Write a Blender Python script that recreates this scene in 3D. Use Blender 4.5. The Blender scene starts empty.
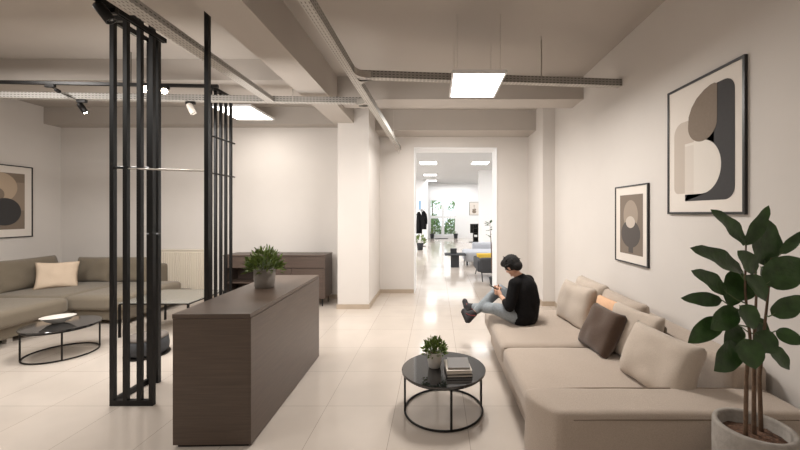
import bpy, bmesh, math, random
from mathutils import Vector, Matrix, noise
random.seed(7)
scene = bpy.context.scene
COL = scene.collection
PI = math.pi
H = 1.6          # camera height

# ------------------------------------------------------------------ materials
def s2l(c):
    return tuple(((v/255)/12.92 if v/255 <= 0.04045 else (((v/255)+0.055)/1.055)**2.4) for v in c)
def mat(name, rgb, rough=0.6, metal=0.0, spec=0.5, emis=None, estr=0.0, noise_scale=None, noise_amt=0.08,
        bump=None, bump_scale=60.0, stretch=(1,1,1), sheen=0.0, coat=0.0, trans=0.0):
    m = bpy.data.materials.new(name); m.use_nodes = True
    nt = m.node_tree; b = nt.nodes['Principled BSDF']
    c = (*s2l(rgb), 1)
    b.inputs['Base Color'].default_value = c
    b.inputs['Roughness'].default_value = rough
    b.inputs['Metallic'].default_value = metal
    b.inputs['Specular IOR Level'].default_value = spec
    b.inputs['Sheen Weight'].default_value = sheen
    b.inputs['Coat Weight'].default_value = coat
    b.inputs['Transmission Weight'].default_value = trans
    if emis is not None:
        b.inputs['Emission Color'].default_value = (*s2l(emis), 1)
        b.inputs['Emission Strength'].default_value = estr
    tc = nt.nodes.new('ShaderNodeTexCoord'); mp = nt.nodes.new('ShaderNodeMapping')
    mp.inputs['Scale'].default_value = stretch
    nt.links.new(tc.outputs['Object'], mp.inputs['Vector'])
    if noise_scale:
        n = nt.nodes.new('ShaderNodeTexNoise'); n.inputs['Scale'].default_value = noise_scale
        n.inputs['Detail'].default_value = 6
        nt.links.new(mp.outputs[0], n.inputs['Vector'])
        r = nt.nodes.new('ShaderNodeMapRange')
        r.inputs['From Min'].default_value = 0.3; r.inputs['From Max'].default_value = 0.7
        r.inputs['To Min'].default_value = 1-noise_amt; r.inputs['To Max'].default_value = 1+noise_amt
        nt.links.new(n.outputs['Fac'], r.inputs['Value'])
        mx = nt.nodes.new('ShaderNodeVectorMath'); mx.operation = 'SCALE'
        mx.inputs[0].default_value = c[:3]
        nt.links.new(r.outputs[0], mx.inputs['Scale'])
        nt.links.new(mx.outputs[0], b.inputs['Base Color'])
    if bump:
        n2 = nt.nodes.new('ShaderNodeTexNoise'); n2.inputs['Scale'].default_value = bump_scale
        n2.inputs['Detail'].default_value = 4
        nt.links.new(mp.outputs[0], n2.inputs['Vector'])
        bp = nt.nodes.new('ShaderNodeBump'); bp.inputs['Strength'].default_value = bump
        bp.inputs['Distance'].default_value = 0.01
        nt.links.new(n2.outputs['Fac'], bp.inputs['Height'])
        nt.links.new(bp.outputs[0], b.inputs['Normal'])
    return m

def tile_mat():
    m = bpy.data.materials.new('polished_tile'); m.use_nodes = True
    nt = m.node_tree; b = nt.nodes['Principled BSDF']
    tc = nt.nodes.new('ShaderNodeTexCoord'); mp = nt.nodes.new('ShaderNodeMapping')
    mp.inputs['Location'].default_value = (0.335+0.57*20, -2.985+0.65*20, 0)
    nt.links.new(tc.outputs['Object'], mp.inputs['Vector'])
    br = nt.nodes.new('ShaderNodeTexBrick'); br.offset = 0; br.squash = 1
    br.inputs['Scale'].default_value = 1; br.inputs['Brick Width'].default_value = 0.57
    br.inputs['Row Height'].default_value = 0.65; br.inputs['Mortar Size'].default_value = 0.0022
    br.inputs['Mortar Smooth'].default_value = 0.3
    br.inputs['Color1'].default_value = (*s2l((206,195,184)),1)
    br.inputs['Color2'].default_value = (*s2l((202,191,180)),1)
    br.inputs['Mortar'].default_value = (*s2l((158,146,134)),1)
    nt.links.new(mp.outputs[0], br.inputs['Vector'])
    n = nt.nodes.new('ShaderNodeTexNoise'); n.inputs['Scale'].default_value = 2.2; n.inputs['Detail'].default_value = 8
    nt.links.new(tc.outputs['Object'], n.inputs['Vector'])
    r = nt.nodes.new('ShaderNodeMapRange'); r.inputs['From Min'].default_value = .3; r.inputs['From Max'].default_value = .7
    r.inputs['To Min'].default_value = .95; r.inputs['To Max'].default_value = 1.04
    nt.links.new(n.outputs['Fac'], r.inputs['Value'])
    mx = nt.nodes.new('ShaderNodeVectorMath'); mx.operation = 'SCALE'
    nt.links.new(br.outputs['Color'], mx.inputs[0]); nt.links.new(r.outputs[0], mx.inputs['Scale'])
    nt.links.new(mx.outputs[0], b.inputs['Base Color'])
    b.inputs['Roughness'].default_value = 0.11
    b.inputs['Specular IOR Level'].default_value = 0.75
    return m

def wood_mat(name, rgb, rough=.42):
    m = bpy.data.materials.new(name); m.use_nodes = True
    nt = m.node_tree; b = nt.nodes['Principled BSDF']
    tc = nt.nodes.new('ShaderNodeTexCoord'); mp = nt.nodes.new('ShaderNodeMapping')
    mp.inputs['Scale'].default_value = (1.6, 1.6, 38)
    nt.links.new(tc.outputs['Object'], mp.inputs['Vector'])
    n = nt.nodes.new('ShaderNodeTexNoise'); n.inputs['Scale'].default_value = 2; n.inputs['Detail'].default_value = 8
    n.inputs['Distortion'].default_value = .6
    nt.links.new(mp.outputs[0], n.inputs['Vector'])
    cr = nt.nodes.new('ShaderNodeValToRGB')
    d = s2l(tuple(v*.90 for v in rgb)); l = s2l(tuple(min(255, v*1.07) for v in rgb))
    cr.color_ramp.elements[0].position = .3; cr.color_ramp.elements[0].color = (*d,1)
    cr.color_ramp.elements[1].position = .7; cr.color_ramp.elements[1].color = (*l,1)
    nt.links.new(n.outputs['Fac'], cr.inputs[0]); nt.links.new(cr.outputs[0], b.inputs['Base Color'])
    b.inputs['Roughness'].default_value = rough
    bp = nt.nodes.new('ShaderNodeBump'); bp.inputs['Strength'].default_value = .08; bp.inputs['Distance'].default_value = .005
    nt.links.new(n.outputs['Fac'], bp.inputs['Height']); nt.links.new(bp.outputs[0], b.inputs['Normal'])
    return m

def tray_mat():
    # galvanised steel with rows of dark slots; local X runs along the tray
    m = bpy.data.materials.new('perforated_steel'); m.use_nodes = True
    nt = m.node_tree; b = nt.nodes['Principled BSDF']
    tc = nt.nodes.new('ShaderNodeTexCoord'); sp = nt.nodes.new('ShaderNodeSeparateXYZ')
    nt.links.new(tc.outputs['Object'], sp.inputs[0])
    def mth(op, a, v=None, v2=None):
        n = nt.nodes.new('ShaderNodeMath'); n.operation = op
        for i, q in enumerate((a, v, v2)):
            if q is None: continue
            if isinstance(q, (int, float)): n.inputs[i].default_value = q
            else: nt.links.new(q, n.inputs[i])
        return n.outputs[0]
    fx = mth('FRACT', mth('MULTIPLY', sp.outputs[0], 1/0.04))
    sx = mth('LESS_THAN', fx, 0.55)
    yz = mth('ADD', sp.outputs[1], sp.outputs[2])
    fy = mth('FRACT', mth('ADD', mth('MULTIPLY', yz, 1/0.027), .2))
    sy = mth('LESS_THAN', fy, 0.26)
    hole = mth('MULTIPLY', sx, sy)
    mix = nt.nodes.new('ShaderNodeMix'); mix.data_type = 'RGBA'
    nt.links.new(hole, mix.inputs[0])
    mix.inputs[6].default_value = (*s2l((192,187,180)),1); mix.inputs[7].default_value = (*s2l((104,98,92)),1)
    nt.links.new(mix.outputs[2], b.inputs['Base Color'])
    b.inputs['Metallic'].default_value = .3; b.inputs['Roughness'].default_value = .6
    return m

M = {}
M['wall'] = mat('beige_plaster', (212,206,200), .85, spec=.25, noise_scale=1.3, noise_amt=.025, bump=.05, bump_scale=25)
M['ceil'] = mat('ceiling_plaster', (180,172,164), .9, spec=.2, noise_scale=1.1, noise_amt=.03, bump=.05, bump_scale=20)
M['white'] = mat('white_paint', (238,238,238), .6, noise_scale=1, noise_amt=.01)
M['farceil'] = mat('pale_grey_ceiling', (196,196,196), .9)
M['base'] = mat('beige_skirting', (176,160,142), .5, noise_scale=8, noise_amt=.04)
M['floor'] = tile_mat()
M['black'] = mat('black_powder_coat', (15,14,14), .4, .0, .3, noise_scale=30, noise_amt=.1)
M['blackm'] = mat('black_metal', (26,24,23), .35, .5)
M['wood'] = wood_mat('dark_brown_laminate', (82,68,58), .38)
M['wood2'] = wood_mat('dark_brown_sideboard', (82,68,60), .4)
M['linen'] = mat('beige_linen', (180,165,151), .95, spec=.15, noise_scale=220, noise_amt=.09, bump=.35, bump_scale=320, sheen=.25)
M['linen2'] = mat('pale_linen', (188,174,160), .95, spec=.15, noise_scale=200, noise_amt=.08, bump=.35, bump_scale=300, sheen=.25)
M['linenseam'] = mat('linen_seam', (132,118,104), .95, spec=.1)  # darker linen for the front piping and for painted crevice shade
M['taupe'] = mat('olive_taupe_fabric', (122,112,97), .95, spec=.15, noise_scale=150, noise_amt=.08, bump=.3, bump_scale=260, sheen=.2)
M['taupe2'] = mat('olive_taupe_cushion', (119,109,94), .95, spec=.15, noise_scale=150, noise_amt=.08, bump=.3, bump_scale=260, sheen=.2)
M['cream'] = mat('cream_cotton', (212,192,170), .95, spec=.15, noise_scale=120, noise_amt=.05, bump=.3, bump_scale=200)
M['brown'] = mat('brown_velvet', (80,63,52), .85, spec=.2, noise_scale=60, noise_amt=.08, bump=.2, bump_scale=200, sheen=.3)
M['orange'] = mat('peach_fabric', (216,174,140), .9, noise_scale=90, noise_amt=.05)
M['glassblack'] = mat('black_glass', (22,23,25), .07, spec=.8, coat=.6)
M['ceramic'] = mat('white_ceramic', (206,200,192), .4, noise_scale=12, noise_amt=.03)
M['concrete'] = mat('pale_concrete', (152,145,137), .85, noise_scale=26, noise_amt=.12, bump=.25, bump_scale=70)
M['greypot'] = mat('grey_ceramic', (140,133,126), .6, noise_scale=30, noise_amt=.07)
M['soil'] = mat('brown_soil', (96,70,54), 1, noise_scale=70, noise_amt=.5, bump=1.0, bump_scale=90)
M['leaf'] = mat('dark_green_leaf', (50,76,36), .34, noise_scale=22, noise_amt=.35, bump=.3, bump_scale=40)
M['bush'] = mat('fresh_green_leaf', (100,118,56), .55, noise_scale=40, noise_amt=.35)
M['bush2'] = mat('outdoor_green', (112,146,86), .7, noise_scale=12, noise_amt=.4)
M['stem'] = mat('brown_stem', (98,76,58), .8, noise_scale=50, noise_amt=.2, bump=.4, bump_scale=80)
M['greenstem'] = mat('green_petiole', (84,100,62), .6)
M['tray'] = tray_mat()
M['trayside'] = M['tray'].copy(); M['trayside'].name = 'perforated_steel_side'  # darker copy of the tray steel, shade of the side faces painted in
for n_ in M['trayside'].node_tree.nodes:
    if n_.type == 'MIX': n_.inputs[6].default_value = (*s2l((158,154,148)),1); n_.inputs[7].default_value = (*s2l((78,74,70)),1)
M['steel'] = mat('galvanised_steel', (184,178,170), .4, .5, noise_scale=30, noise_amt=.08)
M['panel'] = mat('light_diffuser', (255,250,244), .5, emis=(255,247,238), estr=7)
M['panelfar'] = mat('cool_light_diffuser', (255,255,255), .5, emis=(255,255,255), estr=5)
M['lens'] = mat('lit_lens', (255,245,230), .3, emis=(255,236,205), estr=70)
M['frame'] = mat('black_frame', (28,26,25), .35)
M['mat_board'] = mat('white_mat_board', (222,214,205), .8)
M['art_dark'] = mat('charcoal_ink', (58,56,56), .8, noise_scale=50, noise_amt=.05)
M['art_brown'] = mat('taupe_ink', (126,112,98), .8, noise_scale=50, noise_amt=.05)
M['art_taupe'] = mat('pale_taupe_ink', (192,180,168), .8)
M['art_white'] = mat('off_white_ink', (220,213,204), .8)
M['art_tan'] = mat('tan_ink', (178,158,136), .8)
M['art_mid'] = mat('mid_brown_ink', (146,130,114), .8)
M['skin'] = mat('skin', (206,160,134), .55)
M['hair'] = mat('black_hair', (15,12,11), .85, noise_scale=60, noise_amt=.4, bump=.6, bump_scale=90)
M['knit'] = mat('black_knit', (20,19,20), .92, spec=.2, noise_scale=40, noise_amt=.25, bump=.3, bump_scale=120)
M['denim'] = mat('grey_denim', (142,148,152), .9, spec=.2, noise_scale=60, noise_amt=.12, bump=.2, bump_scale=150)
M['shoe'] = mat('dark_grey_shoe', (44,42,44), .7)
M['red'] = mat('dark_red_trim', (130,44,44), .6)
M['radiator'] = mat('cream_enamel', (218,208,192), .45)
M['yellow'] = mat('yellow_fabric', (236,198,84), .9)
M['lgrey'] = mat('light_grey_fabric', (176,178,184), .9, noise_scale=60)
M['dgrey'] = mat('charcoal_fabric', (62,63,66), .9, noise_scale=60)
M['blue'] = mat('pale_blue_print', (150,184,216), .7)
M['eye'] = mat('eye_dark', (30,22,18), .3)
M['paper'] = mat('page_edges', (214,204,192), .9, noise_scale=90, noise_amt=.1, stretch=(1,1,12))
M['greycover'] = mat('grey_book_cover', (120,116,113), .5)
M['darkcover'] = mat('dark_book_cover', (58,52,48), .5)
g = bpy.data.materials.new('clear_glass'); g.use_nodes = True
gb = g.node_tree.nodes['Principled BSDF']
gb.inputs['Base Color'].default_value = (.93,.96,.95,1); gb.inputs['Roughness'].default_value = .02
gb.inputs['Transmission Weight'].default_value = 1; gb.inputs['IOR'].default_value = 1.45
M['glass'] = g
M['tableglass'] = mat('smoked_glass', (170,168,160), .08, spec=.8, trans=.55)

# ------------------------------------------------------------------ helpers
def link(name, me, m=None, parent=None, smooth=False):
    o = bpy.data.objects.new(name, me); COL.objects.link(o)
    if m:
        if isinstance(m, (list, tuple)):
            for q in m: me.materials.append(q)
        else: me.materials.append(m)
    if smooth:
        for p in me.polygons: p.use_smooth = True
    if parent is not None: o.parent = parent
    return o
def obj(name, bm, m, parent=None, smooth=False):
    bmesh.ops.recalc_face_normals(bm, faces=bm.faces[:])
    me = bpy.data.meshes.new(name); bm.to_mesh(me); bm.free()
    return link(name, me, m, parent, smooth)
def tag(o, label=None, cat=None, group=None, kind=None):
    if label: o['label'] = label
    if cat: o['category'] = cat
    if group: o['group'] = group
    if kind: o['kind'] = kind
    return o
def thing(name, label, cat, loc=(0,0,0), rz=0, group=None):
    o = bpy.data.objects.new(name, None); COL.objects.link(o)
    o.empty_display_size = .1; o.location = loc; o.rotation_euler = (0,0,rz)
    return tag(o, label, cat, group)
def dup(root, loc, rz=None, label=None, group=None):
    r = root.copy(); COL.objects.link(r); r.location = loc
    if rz is not None: r.rotation_euler = (0,0,rz)
    if label: r['label'] = label
    if group: r['group'] = group
    for ch in list(root.children):
        c = ch.copy(); COL.objects.link(c); c.parent = r
        for gch in ch.children:
            d = gch.copy(); COL.objects.link(d); d.parent = c
    return r
def box(bm, x0,x1,y0,y1,z0,z1, bev=0, seg=2):
    r = bmesh.ops.create_cube(bm, size=1)
    vs = r['verts']
    for v in vs:
        v.co = Vector((x0+(v.co.x+.5)*(x1-x0), y0+(v.co.y+.5)*(y1-y0), z0+(v.co.z+.5)*(z1-z0)))
    if bev:
        es = list({e for v in vs for e in v.link_edges})
        bmesh.ops.bevel(bm, geom=es, offset=bev, segments=seg, profile=.5, affect='EDGES')
    return bm
def B(*a, **k):
    bm = bmesh.new(); return box(bm, *a, **k)
def tube(bm, pts, r, seg=10, closed=False):
    """round tube through points; r number or list"""
    pts = [Vector(p) for p in pts]; n = len(pts)
    rs = r if isinstance(r, (list, tuple)) else [r]*n
    rings = []; prev = None
    for i, p in enumerate(pts):
        if closed: t = pts[(i+1)%n]-pts[i-1]
        else: t = pts[min(i+1,n-1)]-pts[max(i-1,0)]
        t.normalize()
        if prev is None:
            a = Vector((0,0,1)) if abs(t.z) < .9 else Vector((1,0,0))
            u = t.cross(a).normalized()
        else:
            u = (prev - t*prev.dot(t)).normalized()
        prev = u; w = t.cross(u)
        rings.append([bm.verts.new(p+(u*math.cos(2*PI*k/seg)+w*math.sin(2*PI*k/seg))*rs[i]) for k in range(seg)])
    m = n if closed else n-1
    for i in range(m):
        a, b = rings[i], rings[(i+1)%n]
        for k in range(seg):
            bm.faces.new((a[k], a[(k+1)%seg], b[(k+1)%seg], b[k]))
    if not closed:
        bm.faces.new(rings[0]); bm.faces.new(rings[-1])
    return bm
def T(pts, r, seg=10, closed=False):
    return tube(bmesh.new(), pts, r, seg, closed)
def lathe(bm, prof, seg=40, cx=0, cy=0, cap=True):
    rings = []
    for r, z in prof:
        rings.append([bm.verts.new((cx+r*math.cos(2*PI*k/seg), cy+r*math.sin(2*PI*k/seg), z)) for k in range(seg)])
    for a, b in zip(rings, rings[1:]):
        for k in range(seg):
            bm.faces.new((a[k], a[(k+1)%seg], b[(k+1)%seg], b[k]))
    if cap:
        bm.faces.new(rings[0][::-1]); bm.faces.new(rings[-1])
    return bm
def rsoft(x0,x1,y0,y1,z0,z1, r=.06, crown=.0, n=22, wob=.004, seed=0):
    """rounded, slightly crowned upholstery block"""
    bm = bmesh.new()
    bmesh.ops.create_cube(bm, size=2)
    bmesh.ops.subdivide_edges(bm, edges=bm.edges[:], cuts=n, use_grid_fill=True)
    c = Vector(((x0+x1)/2,(y0+y1)/2,(z0+z1)/2)); h = Vector(((x1-x0)/2,(y1-y0)/2,(z1-z0)/2))
    rr = min(r, h.x*.98, h.y*.98, h.z*.98)
    for v in bm.verts:
        u = v.co.copy()
        # denser sampling near edges
        q = Vector([math.copysign(abs(t)**.75 if abs(t) < 1 else 1, t) for t in u])
        p = Vector((q.x*h.x, q.y*h.y, q.z*h.z))
        inner = Vector([max(-(h[i]-rr), min(h[i]-rr, p[i])) for i in range(3)])
        d = p-inner
        if d.length > 1e-6: p = inner + d.normalized()*rr if d.length > rr*.0 and (abs(d.length) > 1e-9) else p
        fx = max(0, 1-(p.x/h.x)**2); fy = max(0, 1-(p.y/h.y)**2); fz = max(0, 1-(p.z/h.z)**2)
        if crown:
            if p.z > 0: p.z += crown*(fx*fy)**.5*max(0, p.z/h.z)
            p.y += math.copysign(crown*.35*(fx*fz)**.5*abs(p.y/h.y)**2, p.y)
        w = noise.noise_vector((p+c)*6+Vector((seed,0,0)))*wob
        v.co = c+p+w
    return bm
def pillow(w, h, t, n=26, pinch=.07, seed=0, wob=.01, square=.38):
    """throw cushion in local XZ plane, thickness along Y, base at z=0"""
    bm = bmesh.new(); g = {}
    for side in (1,-1):
        for i in range(n+1):
            for j in range(n+1):
                u = -1+2*i/n; v = -1+2*j/n
                edge = i in (0,n) or j in (0,n)
                if edge and side == -1: g[(side,i,j)] = g[(1,i,j)]; continue
                k = ((1-u**4)*(1-v**4))
                th = t/2*max(0,k)**square
                pu = u*(1-pinch*(1-abs(v)**2)*abs(u)**3); pv = v*(1-pinch*(1-abs(u)**2)*abs(v)**3)
                co = Vector((pu*w/2, side*th, (pv+1)*h/2))
                nz = noise.noise_vector(co*7+Vector((seed*3.1,side,0)))*wob
                nz.y *= 1.6
                g[(side,i,j)] = bm.verts.new(co+nz*(0.3 if edge else 1))
    for side in (1,-1):
        for i in range(n):
            for j in range(n):
                f = [g[(side,i,j)],g[(side,i+1,j)],g[(side,i+1,j+1)],g[(side,i,j+1)]]
                if len(set(f)) == 4: bm.faces.new(f if side == -1 else f[::-1])
    return bm
def place(o, loc, rz=0, tilt=0, roll=0):
    o.matrix_world = Matrix.Translation(loc) @ Matrix.Rotation(rz,4,'Z') @ Matrix.Rotation(tilt,4,'X') @ Matrix.Rotation(roll,4,'Y')
    return o
def struct(name, bm, m, parent=None):
    o = obj(name, bm, m, parent); o['kind'] = 'structure'; return o

# ------------------------------------------------------------------ room shell
XL, XR = -7.03, 2.05
ZC = 3.5
struct('floor', B(-7.3,4.8,-3.2,23.3,-.1,0), M['floor'])
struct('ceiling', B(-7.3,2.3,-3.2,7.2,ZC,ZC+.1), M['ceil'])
struct('ceiling_far', B(-4.2,4.8,7.7,23.3,3.45,3.55), M['farceil'])
struct('wall_left', B(XL-.2,XL,-3.2,6.95,0,ZC), M['wall'])
struct('wall_right', B(XR,XR+.2,-3.2,7.2,0,ZC), M['wall'])
struct('wall_near', B(XL,XR,-3.2,-3.0,0,ZC), M['wall'])
struct('wall_back', B(XL,-1.30,6.75,6.95,0,ZC), M['wall'])
bm = bmesh.new()
box(bm,-4.2,-.44,7.2,7.7,0,3.5); box(bm,1.22,4.8,7.2,7.7,0,3.5); box(bm,-.44,1.22,7.2,7.7,2.91,3.5)
struct('wall_doorway', bm, M['wall'])
bm = bmesh.new()
box(bm,-.44,-.425,7.185,7.72,0,2.91); box(bm,1.205,1.22,7.185,7.72,0,2.91); box(bm,-.425,1.205,7.185,7.72,2.895,2.91)
struct('trim_1', bm, M['white'])
struct('wall_pier_right', B(1.84,XR,6.2,7.2,0,ZC), M['wall'])
struct('wall_pillar', B(-1.64,-1.12,6.0,6.75,0,ZC), M['wall'])
struct('wall_return', B(-1.30,-1.12,6.75,7.2,0,ZC), M['wall'])
# beams
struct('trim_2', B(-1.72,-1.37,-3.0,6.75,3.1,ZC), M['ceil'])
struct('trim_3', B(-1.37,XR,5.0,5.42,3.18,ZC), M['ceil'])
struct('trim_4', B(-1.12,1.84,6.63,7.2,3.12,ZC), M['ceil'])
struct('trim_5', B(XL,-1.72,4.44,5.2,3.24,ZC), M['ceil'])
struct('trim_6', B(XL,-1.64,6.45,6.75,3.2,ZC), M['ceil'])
# skirting
struct('baseboard_back', B(XL,-1.64,6.735,6.75,0,.075), M['base'])
bm = bmesh.new(); box(bm,-1.655,-1.105,5.985,6.0,0,.08); box(bm,-1.12,-1.105,6.0,7.185,0,.08)
struct('baseboard_pillar', bm, M['base'])
struct('baseboard_doorway', B(-1.105,-.44,7.185,7.2,0,.075), M['base'])
bm = bmesh.new(); box(bm,1.825,XR,6.185,6.2,0,.08); box(bm,1.825,1.84,6.2,7.185,0,.08); box(bm,1.22,1.825,7.185,7.2,0,.075)
struct('baseboard_right', bm, M['base'])
struct('baseboard_left', B(XL,XL+.015,-3.0,6.735,0,.075), M['base'])
struct('baseboard_right_long', B(XR-.015,XR,-3.0,6.185,0,.075), M['base'])
# far room
struct('wall_far_left', B(-4.2,-4.0,7.7,23.3,0,3.45), M['white'])
struct('wall_far_right', B(4.6,4.8,7.7,15.5,0,3.45), M['white'])
struct('wall_far_column', B(-4.0,-.47,20.5,20.9,0,3.45), M['white'])
struct('wall_far_partition', B(1.86,4.8,15.5,15.8,0,3.45), M['white'])
struct('wall_far_side', B(4.6,4.8,15.8,23.3,0,3.45), M['white'])
bm = bmesh.new()
box(bm,-4,-.42,23,23.2,0,3.45); box(bm,1.3,4.6,23,23.2,0,3.45); box(bm,-.42,1.3,23,23.2,2.5,3.45); box(bm,-.42,1.3,23,23.2,0,.1)
struct('wall_far_back', bm, M['white'])
# glazed doors
for i, (x0,x1) in enumerate(((-.42,.44),(.44,1.3))):
    bm = bmesh.new(); w = .09
    box(bm,x0,x0+w,22.98,23.1,.1,2.5); box(bm,x1-w,x1,22.98,23.1,.1,2.5)
    box(bm,x0+w,x1-w,22.98,23.1,.1,.24); box(bm,x0+w,x1-w,22.98,23.1,2.4,2.5); box(bm,x0+w,x1-w,22.98,23.1,1.25,1.42)
    d = struct('door_%d' % (i+1), bm, M['white'])
    bm = bmesh.new(); box(bm,x0+w,x1-w,23.03,23.04,.24,1.25); box(bm,x0+w,x1-w,23.03,23.04,1.42,2.4)
    obj('glass_pane', bm, M['glass'], d)
    hx = x1-.05 if i == 0 else x0+.05
    obj('door_handle', T([(hx,22.98,1.05),(hx,22.93,1.05),(hx-(.1 if i==0 else -.1),22.93,1.05)],.01), M['steel'], d)
struct('ground_outside', B(-12,14,23.2,45,-.12,-.02), mat('outdoor_paving', (170,168,158), .9, noise_scale=3))

# ------------------------------------------------------------------ foliage helpers
def leaf_patch(bm, base, tip, width, normal_hint, cup=.12, droop=.12, n=8):
    base = Vector(base); tip = Vector(tip); d = tip-base; L = d.length; d.normalize()
    nn = Vector(normal_hint); nn = (nn-d*nn.dot(d)).normalized(); s = d.cross(nn)
    rows = []
    for i in range(n+1):
        t = i/n
        wv = width/2*(math.sin(PI*min(1,t**.85))**.62)*(1-.12*t) if 0 < t < 1 else 0
        if t > .9: wv *= (1-t)/.1*.8+.2
        c = base+d*(L*t) - nn*(droop*L*(t*t-t*.5))
        if wv == 0: rows.append([bm.verts.new(c)]); continue
        row = []
        for k in range(-2,3):
            q = k/2
            row.append(bm.verts.new(c+s*(wv*q)+nn*(cup*wv*(q*q))+nn*(.02*L*math.sin(t*14+k)*abs(q))))
        rows.append(row)
    for a, b in zip(rows, rows[1:]):
        if len(a) == 1 and len(b) > 1:
            for k in range(4): bm.faces.new((a[0], b[k], b[k+1]))
        elif len(b) == 1 and len(a) > 1:
            for k in range(4): bm.faces.new((a[k+1], a[k], b[0]))
        elif len(a) > 1:
            for k in range(4): bm.faces.new((a[k], a[k+1], b[k+1], b[k]))
def bush_bm(R, Hh, n, ls, z0=0, seed=1, flat=1.0):
    rnd = random.Random(seed); bm = bmesh.new()
    for i in range(n):
        th = rnd.random()*2*PI; ph = math.acos(rnd.random()*1.15-.15 if rnd.random() < .9 else .2)
        rr = rnd.uniform(.35,1.0)**.6
        d = Vector((math.cos(th)*math.sin(ph)*R, math.sin(th)*math.sin(ph)*R, math.cos(ph)*Hh))
        p = d*rr+Vector((0,0,z0))
        dirv = (d.normalized()+Vector((rnd.uniform(-.5,.5),rnd.uniform(-.5,.5),rnd.uniform(-.1,.7)))).normalized()
        leaf_patch(bm, p, p+dirv*ls*rnd.uniform(.7,1.3), ls*.42, (rnd.uniform(-1,1),rnd.uniform(-1,1),1), n=4)
    return bm
def sprig_bm(R, Hh, n, z0, seed):
    rnd = random.Random(seed); bm = bmesh.new()
    for i in range(n):
        th = rnd.random()*2*PI; a = rnd.random()**.6
        tip = Vector((math.cos(th)*R*a, math.sin(th)*R*a, z0+Hh*math.sqrt(max(.05,1-a*a*.8))*rnd.uniform(.8,1.05)))
        tube(bm, [(tip.x*.15,tip.y*.15,z0), (tip.x*.6,tip.y*.6,z0+(tip.z-z0)*.6), tip], [.0018,.0014,.0008], 4)
    return bm

# bushes outside
rnd = random.Random(3)
for i, (x,y,r,h,nm) in enumerate([(-1.2,25.0,.5,1.3,'round leafy shrub outside, left of the glazed doors'),
                                (-.1,25.8,.5,1.5,'shrub outside seen through the left glazed door'),
                                (1.05,25.2,.55,1.3,'low shrub outside seen through the right glazed door'),
                                (2.3,25.6,.6,1.4,'wide shrub outside, right of the glazed doors')]):
    t = thing('garden_shrub', nm, 'shrub', (x,y,-.02))
    obj('foliage', bush_bm(r,h,700,.16,.1,seed=i+20), M['bush2'], t)
    obj('trunk', T([(0,0,0),(0.02,0,h*.7)],.04,6), M['stem'], t)
for i, (x,y,nm) in enumerate([(-.3,28.5,'tall pale tree outside behind the left glazed door'),(1.9,31.5,'tall pale tree outside behind the right glazed door')]):
    t = thing('garden_tree', nm, 'tree', (x,y,-.02))
    obj('crown', bush_bm(.9,1.0,260,.22,1.9,seed=i+40), M['bush2'], t)
    obj('trunk', T([(0,0,0),(.05,0,1.5),(0,0,2.8)],[.09,.07,.03],8), M['stem'], t)

# ------------------------------------------------------------------ cable trays
def tray(name, label, p0, p1, w=.08, h=.08, m=None):
    p0 = Vector(p0); p1 = Vector(p1); d = p1-p0; L = d.length
    t = thing(name, label, 'cable tray', p0)
    rot = d.to_track_quat('X','Z')
    t.rotation_mode = 'QUATERNION'; t.rotation_quaternion = rot
    bm = bmesh.new(); th = .003
    box(bm,0,L,-w/2,w/2,0,th)
    obj('channel', bm, M['tray'], t)
    for sg in (-1,1):
        bm = bmesh.new(); a = sorted((sg*w/2, sg*(w/2-th))); b = sorted((sg*(w/2-th), sg*(w/2-.014)))
        box(bm,0,L,a[0],a[1],th,h); box(bm,0,L,b[0],b[1],h-th,h)
        obj('side_rail', bm, M['trayside'], t)
    return t, L
def zt(z): return H+z
def main_pt(Y):   # point of the main tray at depth Y
    k = (Y-2.43)/(7.12-2.43)
    return Vector((-.89+.16*k, Y, zt(1.43-.19*k)))
m0 = main_pt(-1.0); m1 = main_pt(7.12)
mt, L = tray('cable_tray', 'long perforated steel cable tray running over the doorway aisle, left of the hanging light panel', m0, m1)
lt, L2 = tray('cable_tray', 'perforated steel cable tray running lengthwise above the black metal screen', (-2.03,-1,zt(1.375)), (-2.03,4.40,zt(1.36)), .11, .05)
ct, L3 = tray('cable_tray', 'perforated cable tray crossing the left bay above the lounge corner', (XL,4.19,zt(1.365)), (-.86,4.51,zt(1.365)), .08, .07)
rt, L4 = tray('cable_tray', 'perforated cable tray crossing to the right wall behind the hanging light panel', (-.81,3.72,zt(1.39)), (XR-.005,4.0,zt(1.40)), .08, .075)
def fillet(parent_t, corner, ax, ay, r=.14, hh=.07):
    """curved gusset where two trays meet: corner point, unit dirs"""
    c = Vector(corner); ax = Vector(ax); ay = Vector(ay); bm = bmesh.new(); n = 8
    cc = c+ax*r+ay*r
    arc = [cc - ax*(r*math.cos(a)) - ay*(r*math.sin(a)) for a in [PI/2*i/n for i in range(n+1)]]
    up = Vector((0,0,1))
    b0 = [bm.verts.new(p) for p in arc]; t0 = [bm.verts.new(p+up*.003) for p in arc]; w0 = [bm.verts.new(p+up*hh) for p in arc]
    v = bm.verts.new(c); v2 = bm.verts.new(c+up*.003)
    for i in range(n):
        bm.faces.new((v,b0[i],b0[i+1])); bm.faces.new((v2,t0[i+1],t0[i])); bm.faces.new((b0[i],w0[i],w0[i+1],b0[i+1]))
    o = obj('bend_plate', bm, M['steel'])
    o.parent = parent_t; o.matrix_parent_inverse = parent_t.matrix_world.inverted() if False else Matrix.Identity(4)
    loc = Matrix.Translation(parent_t.location) @ parent_t.rotation_quaternion.to_matrix().to_4x4()
    o.matrix_basis = loc.inverted()
pa = main_pt(3.72); pb = main_pt(4.51)
fillet(mt, (pa.x+.04, pa.y-.04, pa.z+.002), (1,0,0), (0,-1,0))
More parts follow.
